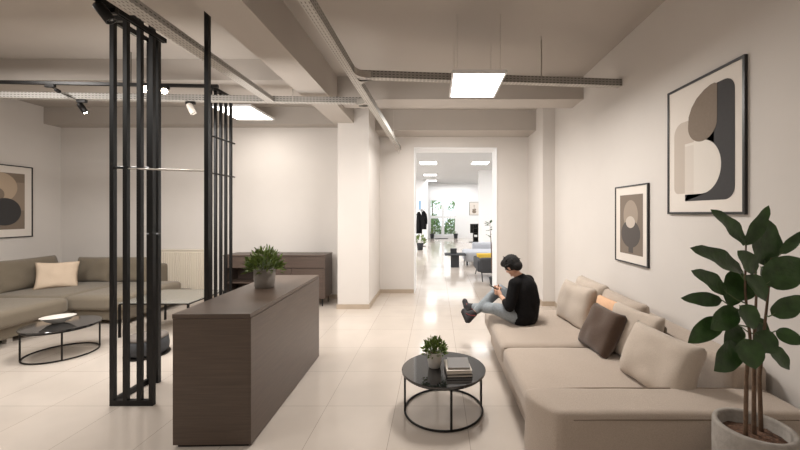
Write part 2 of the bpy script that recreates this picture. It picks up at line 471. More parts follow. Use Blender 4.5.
fillet(mt, (pa.x+.04, pa.y+.045, pa.z-.002), (1,0,0), (0,1,0))
fillet(mt, (pb.x-.04, pb.y-.045, pb.z+.002), (-1,0,0), (0,-1,0))
fillet(mt, (pb.x-.04, pb.y+.045, pb.z-.002), (-1,0,0), (0,1,0), .12)
def rod(t, world_pts, r, name, m=None, seg=6):
    bm = T(world_pts, r, seg)
    if t.rotation_mode == 'QUATERNION': q = t.rotation_quaternion.to_matrix().to_4x4()
    else: q = t.rotation_euler.to_matrix().to_4x4()
    inv = (Matrix.Translation(t.location) @ q).inverted()
    bmesh.ops.transform(bm, matrix=inv, verts=bm.verts[:])
    return obj(name, bm, m or M['steel'], t)
rod(rt, [(1.13,3.87,zt(1.40)),(1.13,3.87,ZC)], .004, 'hanger_rod'); rod(rt, [(1.16,3.95,zt(1.40)),(1.16,3.95,ZC)], .004, 'hanger_rod')
rod(ct, [(-1.75,4.40,zt(1.37)),(-1.75,4.40,ZC)], .004, 'hanger_rod'); rod(ct, [(-5.2,4.22,zt(1.37)),(-5.2,4.22,ZC)], .004, 'hanger_rod')
rod(mt, [(-.73,6.2,zt(1.30)),(-.73,6.2,ZC)], .004, 'hanger_rod')
rod(mt, [(-.77,6.95,zt(1.29)),(-.70,6.98,zt(1.22)),(-.72,6.98,zt(1.15)),(-.75,6.98,zt(1.2))], .006, 'conduit_hook')
rod(lt, [(-2.03,.6,zt(1.37)),(-2.03,.6,ZC)], .004, 'hanger_rod')

# black tracks + spotlights
def track(label, p0, p1):
    p0 = Vector(p0); p1 = Vector(p1); d = p1-p0
    t = thing('light_track', label, 'light track', p0); t.rotation_mode = 'QUATERNION'; t.rotation_quaternion = d.to_track_quat('X','Z')
    L = d.length
    bm = bmesh.new(); box(bm,0,L,-.018,.018,.006,.034); box(bm,0,L,-.018,-.008,0,.006); box(bm,0,L,.008,.018,0,.006)
    obj('rail', bm, M['blackm'], t)
    obj('end_cap', B(L,L+.01,-.019,.019,-.001,.035), M['blackm'], t)
    return t
tr1 = track('black track rail crossing the ceiling of the left bay', (XL,4.06,zt(1.5)), (-2.62,4.31,zt(1.5)))
tr2 = track('black track rail running lengthwise beside the overhead tray at top left', (-2.27,-.5,zt(1.42)), (-2.27,3.0,zt(1.42)))
rod(tr1, [(-5.5,4.14,zt(1.53)),(-5.5,4.14,ZC)], .004, 'hanger_rod', M['blackm']); rod(tr1, [(-3.6,4.25,zt(1.53)),(-3.6,4.25,ZC)], .004, 'hanger_rod', M['blackm'])
rod(tr2, [(-2.27,.5,zt(1.45)),(-2.27,.5,ZC)], .004, 'hanger_rod', M['blackm']); rod(tr2, [(-2.27,2.75,zt(1.45)),(-2.27,2.75,ZC)], .004, 'hanger_rod', M['blackm'])
def spot(label, mount, head, aim, m, lit=True, r=.032, L=.12, power=12):
    mount = Vector(mount); head = Vector(head); aim = Vector(aim).normalized()
    t = thing('spotlight', label, 'spotlight', mount)
    obj('adapter', B(-.055,.055,-.017,.017,-.035,0,bev=.004), M['blackm'], t)
    hh = head-mount
    obj('arm', T([(0,0,-.03),(hh.x*.3,hh.y*.3,hh.z*.5),hh],.007,8), M['blackm'] , t)
    q = aim.to_track_quat('Z','Y').to_matrix().to_4x4()
    bm = bmesh.new(); lathe(bm, [(r*.6,-L/2),(r*.95,-L/2+.01),(r,-L/2+.02),(r,L/2),(r*.85,L/2),(r*.8,L/2-.015)], 24)
    bmesh.ops.transform(bm, matrix=Matrix.Translation(hh)@q, verts=bm.verts[:])
    hd = obj('lamp_head', bm, m, t, True)
    bm = bmesh.new(); lathe(bm, [(r*.8,L/2-.012),(r*.4,L/2-.006),(.001,L/2-.005)], 20)
    bmesh.ops.transform(bm, matrix=Matrix.Translation(hh)@q, verts=bm.verts[:])
    obj('lens', bm, M['lens'] if lit else M['glassblack'], hd)
    if lit:
        ld = bpy.data.lights.new('spot_beam','SPOT'); ld.energy = power; ld.spot_size = 1.1; ld.spot_blend = .7; ld.color = (1,.86,.7); ld.shadow_soft_size = .03
        lo = bpy.data.objects.new('spot_beam', ld); COL.objects.link(lo); lo.location = head+aim*(L/2+.01)
        lo.rotation_euler = (-aim).to_track_quat('Z','Y').to_euler()
    return t
M['whitem'] = mat('white_spot_body', (214,206,196), .4)
spot('large black spotlight on the track at the top left corner, nearest one', (-2.27,2.50,zt(1.42)), (-2.25,2.44,zt(1.36)), (.5,.25,-.8), M['blackm'], False, .035, .13)
spot('black spotlight under the cross tray above the lounge corner', (-4.26,4.33,zt(1.36)), (-4.25,4.33,zt(1.26)), (.45,.2,-.85), M['blackm'], True, .032, .13)
spot('lit spotlight behind the black screen, left one of the glaring pair', (-3.42,4.26,zt(1.5)), (-3.395,4.20,zt(1.445)), (.62,-.75,-.28), M['whitem'], True, .042, .09, 10)
spot('lit spotlight behind the black screen, right one of the glaring pair', (-3.22,4.27,zt(1.5)), (-3.185,4.22,zt(1.43)), (.62,-.75,-.28), M['whitem'], True, .036, .09, 10)
spot('white spotlight under the cross tray between the black screen and the black post', (-3.0,4.40,zt(1.36)), (-2.98,4.38,zt(1.27)), (.35,.1,-.8), M['whitem'], False, .034, .13)
t = spot('black track adapter with a dangling cable above the left lounge', (-4.5,4.20,zt(1.5)), (-4.42,4.20,zt(1.43)), (.8,0,-.4), M['blackm'], False, .02, .06)
rod(t, [(-4.42,4.20,zt(1.43)),(-4.38,4.22,zt(1.40)),(-4.30,4.30,zt(1.36))], .005, 'cable', M['blackm'])

# hanging light panels
def panel(label, x0,x1,y0,y1,z, m, wires=True, zc=ZC, group=None):
    t = thing('ceiling_light', label, 'ceiling light', ((x0+x1)/2,(y0+y1)/2,z), group=group)
    w = (x1-x0)/2; d = (y1-y0)/2; f = .018
    bm = bmesh.new(); box(bm,-w,-w+f,-d,d,0,.03); box(bm,w-f,w,-d,d,0,.03); box(bm,-w+f,w-f,-d,-d+f,0,.03); box(bm,-w+f,w-f,d-f,d,0,.03)
    box(bm,-w+f,w-f,-d+f,d-f,.02,.03)
    obj('frame', bm, M['white'], t)
    obj('diffuser', B(-w+f,w-f,-d+f,d-f,.004,.019), m, t)
    if wires:
        for sx in (-1,1):
            for sy in (-1,1):
                obj('suspension_wire', T([(sx*w*.8,sy*d*.8,.03),(sx*w*.8,sy*d*.8,zc-z)],.0022,5), M['steel'], t)
    return t
panel('square white light panel hanging in front of the doorway', .15,.665,3.37,4.09,zt(1.32)-.01, M['panel'])
panel('white light panel above the far sideboard, left of the long beam', -3.41,-2.78,5.4,6.2,zt(1.60), M['panel'])
for lab,x0,x1,y0 in [('bright ceiling panel in the far room, nearest on the left',-.6,.04,12.8),
                     ('bright ceiling panel in the far room at right, beside the white partition',1.3,1.93,12.8),
                     ('bright ceiling panel in the far room, second of the left row',-.6,.05,16.9),
                     ('bright ceiling panel in the far room, farthest of the left row',-.56,.04,20.0)]:
    panel(lab,x0,x1,y0,y0+.75,3.42, M['panelfar'], False)

# ------------------------------------------------------------------ black metal screens
sc = thing('metal_screen', 'tall black metal slat screen with a floor frame and lone post, left of the counter', 'screen', (-2.55,3.0,0))
def part_w(parent, name, bm, m, smooth=False):
    """mesh given in world coordinates, parent has translation only"""
    bmesh.ops.translate(bm, vec=-Vector(parent.location), verts=bm.verts[:])
    return obj(name, bm, m, parent, smooth)
ztop = zt(1.64); s = .017
for X in (-2.69,-2.58,-2.465,-2.365):
    part_w(sc, 'upright_bar', B(X-s,X+s,3.0-s,3.0+s,.045,ztop-.045), M['black'])
for X,Y in ((-2.705,3.4),(-2.625,3.4),(-2.675,3.2)):
    if Y == 3.2: continue
    part_w(sc, 'upright_bar', B(X-.016,X+.016,Y-s,Y+s,.045,ztop-.045), M['black'])
bm = bmesh.new(); box(bm,-2.707,-2.348,3.0-s,3.0+s,0,.045); box(bm,-2.721,-2.689,3.0+s,3.4+s,0,.045); box(bm,-2.689,-2.609,3.4-s,3.4+s,0,.045)
part_w(sc, 'floor_frame', bm, M['black'])
bm = bmesh.new(); box(bm,-2.707,-2.348,3.0-s,3.0+s,ztop-.045,ztop); box(bm,-2.721,-2.689,3.0+s,3.4+s,ztop-.045,ztop); box(bm,-2.689,-2.609,3.4-s,3.4+s,ztop-.045,ztop)
part_w(sc, 'top_frame', bm, M['black'])
part_w(sc, 'cross_rod', T([(-2.58,3.0,zt(.372)),(-1.85,2.93,zt(.342))],.008,8), M['steel'])
part_w(sc, 'cross_rod', T([(-2.69,3.0,zt(.38)),(-2.36,3.0,zt(.372))],.011,8), M['black'])
part_w(sc, 'post', B(-1.872,-1.838,2.905,2.94,0,zt(1.655)), M['black'])
sb = thing('metal_screen', 'black metal slat screen standing farther back behind the counter', 'screen', (-2.9,4.9,0))
for Y in (4.72,4.835,4.95,5.07):
    part_w(sb, 'upright_bar', B(-2.905,-2.875,Y-.016,Y+.016,.04,zt(1.6)), M['black'])
part_w(sb, 'upright_bar', B(-2.905,-2.875,4.60,4.632,.04,zt(1.6)), M['black'])
part_w(sb, 'floor_frame', B(-2.93,-2.86,4.6,5.1,0,.04), M['black'])
part_w(sb, 'top_frame', B(-2.93,-2.86,4.6,5.1,zt(1.6),zt(1.635)), M['black'])
part_w(sb, 'cross_rod', T([(-2.865,4.52,zt(.985)),(-2.865,5.12,zt(.985))],.012,8), M['blackm'])
part_w(sb, 'cross_rod', T([(-2.865,4.58,zt(.51)),(-2.865,5.12,zt(.51))],.010,8), M['blackm'])

# ------------------------------------------------------------------ counter
c = thing('counter', 'dark brown wood-grain counter block in the middle of the room', 'counter', (-1.27,2.44,0))
part_w(c, 'body', B(-1.79,-1.27,2.46,4.00,.02,.880), M['wood'])
part_w(c, 'worktop', B(-1.793,-1.267,2.457,4.003,.882,.912,bev=.0015), M['wood'])
part_w(c, 'plinth', B(-1.765,-1.29,2.475,3.97,0,.02), M['blackm'])
part_w(c, 'side_panel', B(-1.269,-1.264,2.46,4.00,.012,.880), M['wood'])
c.rotation_euler = (0,0,math.radians(1.3))

# sideboard
sdb = thing('sideboard', 'dark brown sideboard on slim legs against the back wall', 'sideboard', (-2.75,6.33,0))
bm = bmesh.new(); X0,X1,Y0,Y1 = -3.62,-1.89,6.13,6.56
box(bm,X0,X1,Y0,Y1,.14,.16); box(bm,X0,X0+.02,Y0,Y1,.16,.86); box(bm,X1-.02,X1,Y0,Y1,.16,.86); box(bm,X0+.02,X1-.02,Y1-.02,Y1,.16,.86)
box(bm,-3.02,-3.0,Y0+.01,Y1-.02,.16,.66); box(bm,X0+.02,-3.02,Y0+.01,Y1-.02,.40,.415)
part_w(sdb, 'carcass', bm, M['wood2'])
part_w(sdb, 'top', B(X0-.005,X1+.005,Y0-.005,Y1,.862,.885), M['wood2'])
part_w(sdb, 'drawer', B(X0+.023,X1-.023,Y0,Y0+.02,.665,.855), M['wood2'])
part_w(sdb, 'door', B(-2.998,-2.462,Y0,Y0+.02,.165,.655), M['wood2'])
part_w(sdb, 'door', B(-2.456,-1.913,Y0,Y0+.02,.165,.655), M['wood2'])
for x in (X0+.08,X1-.06):
    for y in (Y0+.05,Y1-.05):
        part_w(sdb, 'leg', T([(x,y,.14),(x,y,0)],[.012,.009],10), M['blackm'])

# radiator
r = thing('radiator', 'cream ribbed radiator on the back wall behind the glass table', 'radiator', (-4.68,6.68,.14))
bm = bmesh.new(); box(bm,-5.12,-4.26,6.66,6.70,.16,.91,bev=.005)
x = -5.10
while x < -4.28:
    box(bm,x,x+.018,6.645,6.66,.20,.87,bev=.004); x += .034
part_w(r, 'panel', bm, M['radiator'])
part_w(r, 'top_grille', B(-5.13,-4.25,6.64,6.72,.905,.925,bev=.004), M['radiator'])
for x in (-5.0,-4.4): part_w(r, 'wall_bracket', B(x-.015,x+.015,6.70,6.748,.3,.8), M['radiator'])
part_w(r, 'pipe', T([(-5.05,6.68,.16),(-5.05,6.68,.0)],.01,8), M['radiator'])

# ------------------------------------------------------------------ round coffee tables
def make_table():
    t = thing('coffee_table', '', 'coffee table')
    bm = bmesh.new(); lathe(bm, [(.330,.322),(.340,.325),(.340,.337),(.336,.340)], 64)
    obj('tabletop', bm, M['glassblack'], t)
    bm = T([(.315*math.cos(2*PI*k/48),.315*math.sin(2*PI*k/48),.011) for k in range(48)], .0085, 8, True)
    obj('base_ring', bm, M['blackm'], t, True)
    bm = T([(.315*math.cos(2*PI*k/48),.315*math.sin(2*PI*k/48),.314) for k in range(48)], .0085, 8, True)
    obj('top_ring', bm, M['blackm'], t, True)
    for k in range(4):
        a = k*PI/2
        obj('leg', B(.315*math.cos(a)-.008,.315*math.cos(a)+.008,.315*math.sin(a)-.008,.315*math.sin(a)+.008,.014,.312), M['blackm'], t)
    return t
tb = make_table(); tb.location = (.062,2.935,0); tb.rotation_euler = (0,0,math.radians(9))
tb['label'] = 'round black glass coffee table with plant and books, beside the beige sofa'
dup(tb, (-4.26,4.10,0), math.radians(46), 'round black coffee table holding a white bowl in the left lounge corner')

bowl = thing('bowl', 'shallow white oval bowl on the round table in the left lounge', 'bowl', (-4.335,4.13,.3405), math.radians(35))
bm = bmesh.new(); lathe(bm, [(.05,0),(.055,.004),(.10,.028),(.150,.070),(.155,.074),(.149,.074),(.098,.036),(.05,.012)], 48)
for v in bm.verts: v.co.y *= .8
obj('dish', bm, M['ceramic'], bowl, True)

def potted(name, label, loc, r, h, mp, R, Hh, n, ls, seed, taper=.82):
    t = thing(name, label, 'potted plant', loc)
    bm = bmesh.new()
    lathe(bm, [(r*taper*.9,0),(r*taper,.004),(r*.97,h*.45),(r,h*.96),(r*.98,h),(r*.90,h),(r*.89,h*.88)], 40)
    obj('pot', bm, mp, t, True)
    bm = bmesh.new(); lathe(bm, [(r*.88,h*.86),(r*.88,h*.885),(.001,h*.90)], 24); obj('soil', bm, M['soil'], t)
    obj('stems', sprig_bm(R*.85,Hh*.9,40,h*.85,seed), M['greenstem'], t)
    obj('foliage', bush_bm(R,Hh,n,ls,h*.95,seed=seed), M['bush'], t)
    return t
potted('potted_plant', 'small leafy plant in grey pot on the brown counter', (-1.585,3.33,.9125), .094, .175, M['greypot'], .15, .185, 520, .052, 5, .88)
potted('potted_plant', 'small leafy plant in white pot on the round black coffee table', (-.012,2.95,.3405), .058, .125, M['ceramic'], .09, .115, 420, .034, 6)
# books
def book(label, loc, rz, w, d, h, cov):
    t = thing('book', label, 'book', loc, rz)
    bm = bmesh.new(); box(bm,-w/2,w/2,-d/2,d/2,0,.004); box(bm,-w/2,w/2,-d/2,d/2,h-.004,h); box(bm,-w/2,-w/2+.004,-d/2,d/2,.004,h-.004)
    obj('cover', bm, cov, t)
    obj('pages', B(-w/2+.004,w/2-.004,-d/2+.004,d/2-.004,.004,h-.004), M['paper'], t)
    return t
book('dark covered book at the bottom of the stack on the coffee table', (.175,2.87,.3405), math.radians(3), .20,.235,.022, M['darkcover'])
book('thick cream book in the middle of the stack on the coffee table', (.172,2.875,.3630), math.radians(5), .195,.225,.026, mat('cream_book_cover',(198,188,176),.6))
book('grey covered book on top of the stack on the coffee table', (.178,2.885,.3895), math.radians(1), .17,.20,.014, M['greycover'])

# ------------------------------------------------------------------ right sofa
sf = thing('sofa', 'long beige linen sofa along the right wall', 'sofa', (1.3,3.2,0))
part_w(sf, 'base', rsoft(.65,1.98,1.95,4.36,.04,.27,.04,n=20), M['linen'], True)
part_w(sf, 'seat_cushion', rsoft(.585,1.72,3.19,4.38,.24,.425,.055,.015,seed=1), M['linen'], True)
part_w(sf, 'seat_cushion', rsoft(.585,1.72,2.185,3.172,.24,.425,.055,.015,seed=2), M['linen'], True)
bm = rsoft(.53,1.98,1.885,2.18,.05,.548,.034,.004,seed=3)
for v in bm.verts:
    t_ = max(0,min(1,(2.175-v.co.y)/.29)); u_ = max(0,min(1,(.80-v.co.x)/.30)); v.co.x += .12*t_**2.2*u_
part_w(sf, 'armrest', bm, M['linen'], True)
part_w(sf, 'backrest', rsoft(1.79,2.025,2.18,4.38,.2,.68,.05,.0,seed=4), M['linen'], True)
for x in (.75,1.9):
    for y in (2.0,4.25): part_w(sf, 'foot_block', B(x-.03,x+.03,y-.03,y+.03,0,.05), M['blackm'])
# piping along the armrest front; crevice shade tubes follow
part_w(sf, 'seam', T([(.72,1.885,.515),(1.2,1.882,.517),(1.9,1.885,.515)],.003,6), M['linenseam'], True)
part_w(sf, 'seam', T([(.57,2.168,.537),(.9,2.173,.543),(1.4,2.173,.543),(1.8,2.170,.541)],.004,6), M['linenseam'], True)  # dark tube painted in as crevice shade behind the armrest
part_w(sf, 'seam', T([(.60,3.181,.405),(1.1,3.181,.412),(1.7,3.181,.41)],.004,6), M['linenseam'], True)  # dark tube in the cushion gap, its colour stands in for shade
CU = []
def cushion(label, m, w, h, t, loc, rz, tilt, roll=0, seed=0, name='cushion', group=None, pinch=.06):
    o = obj(name, pillow(w,h,t,seed=seed,pinch=pinch), m, None, True)
    tag(o, label, 'cushion', group); place(o, loc, math.radians(rz), math.radians(tilt), math.radians(roll)); return o
# local +X of pillow runs along world Y when rz=90; tilt leans it
def back_c(label, y0, y1, xb, h, t, m, seed, lean=-12):
    return cushion(label, m, y1-y0, h, t, (xb,(y0+y1)/2,.425), -90, lean, 0, seed, pinch=.03)
back_c('pale back cushion at the far end of the beige sofa, against the wall', 3.68,4.34,1.66,.44,.20,M['linen2'],11)
back_c('beige back cushion on the sofa behind the brown pillow', 2.98,3.66,1.66,.42,.20,M['linen'],12)
cushion('small olive cushion peeking from behind the row of beige cushions', M['taupe2'], .24,.32,.08, (1.71,2.86,.42), -90,-6,0, 13)
cushion('pale square cushion leaning at the far end of the sofa, nearest the person', M['linen2'], .60,.44,.17, (1.43,3.83,.42), -82,-14,0, 14)
cushion('small peach cushion tucked behind the brown pillow', M['orange'], .34,.39,.12, (1.55,3.36,.42), -80,-14,0, 15)
cushion('dark brown throw pillow in the middle of the beige sofa', M['brown'], .43,.39,.14, (1.33,3.08,.425), -84,-26,0, 16, name='throw_pillow')
cushion('beige cushion between the brown pillow and the largest cushion', M['linen2'], .52,.42,.15, (1.53,2.88,.42), -80,-15,0, 17)
cushion('largest beige cushion at the near end of the sofa beside the armrest', M['linen2'], .58,.40,.19, (1.42,2.40,.42), -82,-20,0, 18)

# ------------------------------------------------------------------ left sectional
sl = thing('sectional_sofa', 'olive taupe corner sofa along the left and back walls', 'sofa', (-6.0,5.2,0))
part_w(sl, 'base', rsoft(-6.9,-5.2,3.2,6.6,.06,.24,.04,n=18), M['taupe'], True)
part_w(sl, 'base', rsoft(-5.2,-4.42,5.14,6.55,.06,.24,.04,n=18), M['taupe'], True)
part_w(sl, 'seat_cushion', rsoft(-6.5,-5.1,3.2,5.02,.22,.425,.06,.015,seed=21), M['taupe'], True)
part_w(sl, 'seat_cushion', rsoft(-6.5,-5.25,5.04,6.3,.22,.425,.06,.012,seed=22), M['taupe'], True)
part_w(sl, 'seat_cushion', rsoft(-5.24,-4.4,5.06,6.25,.22,.425,.06,.012,seed=23), M['taupe'], True)
part_w(sl, 'backrest', rsoft(-6.99,-6.72,3.2,6.66,.2,.70,.05,seed=24), M['taupe'], True)
part_w(sl, 'backrest', rsoft(-6.72,-4.95,6.42,6.68,.2,.68,.05,seed=25), M['taupe'], True)
for x,y in ((-5.3,3.4),(-5.3,4.45),(-6.8,3.4),(-4.5,5.22),(-4.5,6.4),(-6.8,6.5)): part_w(sl, 'foot_block', B(x-.03,x+.03,y-.03,y+.03,0,.08), M['ceramic'])
cushion('taupe back cushion at the left edge of the view on the corner sofa', M['taupe2'], 1.0,.48,.26, (-6.36,4.66,.41), 90,-12,0, 31, pinch=.03)
cushion('taupe back cushion against the left wall beside the cream pillow', M['taupe2'], .92,.49,.26, (-6.36,5.64,.41), 90,-12,0, 32, pinch=.03)
cushion('taupe back cushion on the back wall, right of the cream pillow', M['taupe2'], .62,.44,.24, (-5.86,6.16,.41), 0,-12,0, 33, pinch=.03)
cushion('taupe back cushion on the back wall, partly behind the black screen', M['taupe2'], .62,.44,.24, (-5.24,6.16,.41), 0,-12,0, 34, pinch=.03)
cushion('cream throw pillow in the corner of the taupe sofa', M['cream'], .50,.44,.17, (-5.93,5.62,.41), 46,-18,3, 35, name='throw_pillow', pinch=.10)

# glass table and pouf behind the screen
gt = thing('glass_table', 'low clear glass table with slim dark legs behind the black screen', 'table', (-3.65,5.0,0))
part_w(gt, 'tabletop', B(-4.08,-3.16,4.60,5.42,.44,.45,bev=.003), M['tableglass'])
bm = bmesh.new(); a=(-4.06,-3.18,4.62,5.40)
box(bm,a[0],a[1],a[2]-.01,a[2]+.01,.425,.44); box(bm,a[0],a[1],a[3]-.01,a[3]+.01,.425,.44); box(bm,a[0]-.01,a[0]+.01,a[2]+.01,a[3]-.01,.425,.44); box(bm,a[1]-.01,a[1]+.01,a[2]+.01,a[3]-.01,.425,.44)
part_w(gt, 'rim', bm, M['blackm'])
for x in a[:2]:
    for y in a[2:]: part_w(gt, 'leg', B(x-.011,x+.011,y-.011,y+.011,0,.425), M['blackm'])
pf = thing('pouf', 'low dark round pouf on the floor behind the black screen', 'pouf', (-3.27,4.08,0))
bm = bmesh.new(); lathe(bm, [(.2,0),(.215,.008),(.215,.02),(.18,.022)], 40); obj('base_plate', bm, M['blackm'], pf)
bm = bmesh.new(); lathe(bm, [(.17,.022),(.20,.05),(.205,.12),(.195,.185),(.19,.19)], 40); obj('body', bm, M['dgrey'], pf, True)
bm = bmesh.new(); lathe(bm, [(.185,.19),(.195,.205),(.17,.225),(.09,.235),(.001,.236)], 40); obj('cushion_top', bm, mat('dusty_grey_fabric',(112,104,98),.9), pf, True)

# ------------------------------------------------------------------ pictures (built in local XZ plane facing -Y)
def poly(bm, pts, y, mi):
    vs = [bm.verts.new((x,y,z)) for x,z in pts]; f = bm.faces.new(vs); f.material_index = mi; return f
def circ(cx, cz, rx, rz=None, n=40, a0=0, a1=360):
    rz = rz or rx
    return [(cx+rx*math.cos(math.radians(a0+(a1-a0)*k/n)), cz+rz*math.sin(math.radians(a0+(a1-a0)*k/n))) for k in range(n + (0 if a1-a0 == 360 else 1))]
def rrect(x0,x1,z0,z1,r):
    """r = radii (bl, br, tr, tl)"""
    P = []
    for (cx,cz,a,rr) in ((x0+r[0],z0+r[0],180,r[0]),(x1-r[1],z0+r[1],270,r[1]),(x1-r[2],z1-r[2],0,r[2]),(x0+r[3],z1-r[3],90,r[3])):
        if rr < 1e-5: P.append((cx,cz)); continue
        for k in range(11):
            t = math.radians(a+9*k); P.append((cx+rr*math.cos(t), cz+rr*math.sin(t)))
    return P
def picture(label, W, Hh, loc, rz, shapes, mats, fw=.018):
    t = thing('framed_picture', label, 'picture', loc, rz)
    bm = bmesh.new(); d = .022
    box(bm,0,fw,-d,0,0,Hh); box(bm,W-fw,W,-d,0,0,Hh); box(bm,fw,W-fw,-d,0,0,fw); box(bm,fw,W-fw,-d,0,Hh-fw,Hh)
    obj('frame', bm, M['frame'], t)
    obj('mat_board', B(fw,W-fw,-d+.008,-.002,fw,Hh-fw), M['mat_board'], t)
    bm = bmesh.new(); y = -d+.0072
    for i, (pts, mi) in enumerate(shapes):
        poly(bm, pts, y-.0006*i, mi)
    bmesh.ops.triangulate(bm, faces=bm.faces[:])
    me = bpy.data.meshes.new('print'); bm.to_mesh(me); bm.free()
    link('print', me, mats, t)
    return t
# right wall: facing -X : rz = -90 so local +X -> -Y world, local -Y -> -X world
W_,H_ = .79,1.055
U = lambda u: u*W_; V = lambda v: v*H_
dark = [(U(.70),V(.91)),] + [(U(.895-.10*(1-math.sin(math.radians(a)))) , V(.81+.085*math.cos(math.radians(a)))) for a in range(0,91,10)][0:0]
dark = rrect(U(.273),U(.895),V(.10),V(.905),(0.0,.09,.09,0.0))
# charcoal shape: right slab + bottom strip (white D covers the middle)
darkpts = [(U(.273),V(.10))] + [(p) for p in rrect(U(.273),U(.895),V(.10),V(.905),(0.0001,.09,.09,.0001)) if p[0] > U(.6)] + [(U(.66),V(.905)),(U(.66),V(.50)),(U(.55),V(.15)),(U(.273),V(.15))]
taupe = rrect(U(.105),U(.40),V(.16),V(.715),(.05,.0001,.06,.10))
dsh = [(U(.273),V(.15)),] + [(U(.50)+U(.245)*math.sin(math.radians(a)), V(.345)-V(.195)*math.cos(math.radians(a))) for a in range(0,181,6)] + [(U(.273),V(.54))]
brown = [(U(.70),V(.90)),(U(.70),V(.70))] + [(U(.51)+U(.19)*math.cos(math.radians(a)), V(.66)+V(.13)*math.sin(math.radians(a))) for a in range(-10,-181,-8)] + [(U(.33),V(.74)),(U(.37),V(.80)),(U(.44),V(.855)),(U(.54),V(.895)),(U(.62),V(.912)),(U(.67),V(.912))]
picture('large framed abstract print on the right wall with charcoal and taupe curves', W_, H_, (XR-.001,3.156,1.59), -PI/2,
        [(taupe,0),(darkpts,1),(dsh,2),([p for p in rrect(U(.273),U(.40),V(.15),V(.52),(.0001,.0001,.0001,.0001))],4),(brown,3)], [M['art_taupe'],M['art_dark'],M['art_white'],M['art_brown'],mat('blend_ink',(212,203,193),.8)])
w,h = .63,.82
picture('small framed abstract print on the right wall above the far end of the sofa', w,h,(XR-.001,4.08,1.07), -PI/2,
        [(rrect(w*.16,w*.86,h*.12,h*.88,(.0001,)*4),0),(circ(w*.50,h*.62,w*.22,h*.19),1),(rrect(w*.44,w*.58,h*.14,h*.24,(.0001,)*4),2),(circ(w*.5,h*.38,w*.29,h*.175),2),(circ(w*.5,h*.53,w*.14,h*.075),3)],
        [mat('warm_grey_ink',(124,111,99),.8),mat('soft_taupe_ink',(156,142,128),.8),mat('grey_brown_ink',(84,78,74),.8),M['art_taupe']], .014)
# left wall: faces +X : rz=+90 -> local +X = +Y, local -Y = +X
w,h = 1.06,1.2
def yl(y): return y-5.2
picture('framed abstract print on the left wall with dark and tan circles', w,h,(XL+.001,5.2,1.19), PI/2,
        [(rrect(.11,w-.12,.14,h-.13,(.0001,)*4),0),(rrect(.62,w-.12,.45,.92,(.0001,)*4),5),(circ(yl(5.79),2.02-1.19,.24),1),(circ(yl(5.74),1.90-1.19,.11),2),(circ(yl(5.86),1.62-1.19,.225),3),(circ(yl(5.55),1.5-1.19,.16),1)],
        [M['art_brown'],M['art_tan'],M['art_brown'],M['art_dark'],M['art_dark'],M['art_mid']], .016)

# ------------------------------------------------------------------ big plant
PY = 1.66
def P(px, py, dy=0):   # crop coordinates -> world at plane PY, offset in depth
    X = 670+px/2.37; Yp = 195+py/2.37
    Y = PY+dy
    return Vector(((X-436)*Y/360, Y, H-(Yp-213)*Y/360))
pc = Vector((1.466,PY,0))
bp = thing('potted_tree', 'tall broad-leaved plant in a round concrete planter beside the sofa arm', 'potted plant', pc)
bm = bmesh.new()
lathe(bm, [(.110,0),(.118,.004),(.140,.10),(.152,.30),(.156,.50),(.155,.612),(.152,.622),(.134,.622),(.130,.612),(.128,.55)], 64)
obj('planter', bm, M['concrete'], bp, True)
bm = bmesh.new()
lathe(bm, [(.128,.54),(.127,.565),(.10,.575),(.05,.580),(.001,.582)], 40)
for v in bm.verts:
    v.co.z += noise.noise(v.co*30)*.008
obj('soil', bm, M['soil'], bp, True)
soilz = .575
trunks = [[(185,585),(187,430),(190,340),(178,230),(180,120)],[(205,590),(205,430),(200,330),(205,230),(200,150)],[(222,590),(218,430),(222,330),(232,240),(240,150)]]
tpaths = []
for k, tr in enumerate(trunks):
    tr = [(x_-(6 if y_ > 400 else 0), y_) for x_, y_ in tr]
    pts = [P(x,y,(-.02,.0,.03)[k]) for x,y in tr]; pts[0].z = soilz-.02
    fine = []
    for a,b in zip(pts,pts[1:]):
        for q in range(4): fine.append(a.lerp(b,q/4))
    fine.append(pts[-1]); tpaths.append(fine)
    n = len(fine)
    part_w(bp, 'trunk', T(fine,[.0095-.0065*(i/n) for i in range(n)],8), M['stem'], True)
leaves = [ # base, tip, width, depth offsets(base, tip)
 ((180,118),(103,33),46,0,-.06),((180,120),(238,25),36,.0,-.05),((224,168),(230,54),84,.04,.02),((262,140),(318,84),26,.02,-.03),
 ((172,180),(56,122),56,0,-.07),((205,182),(162,132),46,-.03,-.07),((226,212),(318,150),80,.0,-.02),((136,232),(57,178),50,-.02,-.08),
 ((160,176),(142,268),62,.02,.0),((180,190),(232,252),62,-.03,-.07),((124,250),(28,244),36,0,-.05),((240,285),(320,240),52,0,-.05),
 ((160,270),(98,318),52,-.03,-.08),((165,262),(205,318),62,-.06,-.09),((120,294),(44,350),48,-.02,-.06),((168,312),(130,352),42,.03,.0),
 ((250,322),(318,352),40,.01,-.05),((160,352),(108,418),62,-.02,-.08),((176,340),(206,414),64,-.06,-.10),((202,326),(256,374),58,-.01,-.05),
 ((236,360),(288,414),50,-.02,-.06),((196,290),(230,350),46,.05,.06),((190,205),(160,250),50,.06,.07),((215,170),(240,220),44,.07,.09)]
bm = bmesh.new(); bs = bmesh.new(); rnd = random.Random(11); bv = bmesh.new()
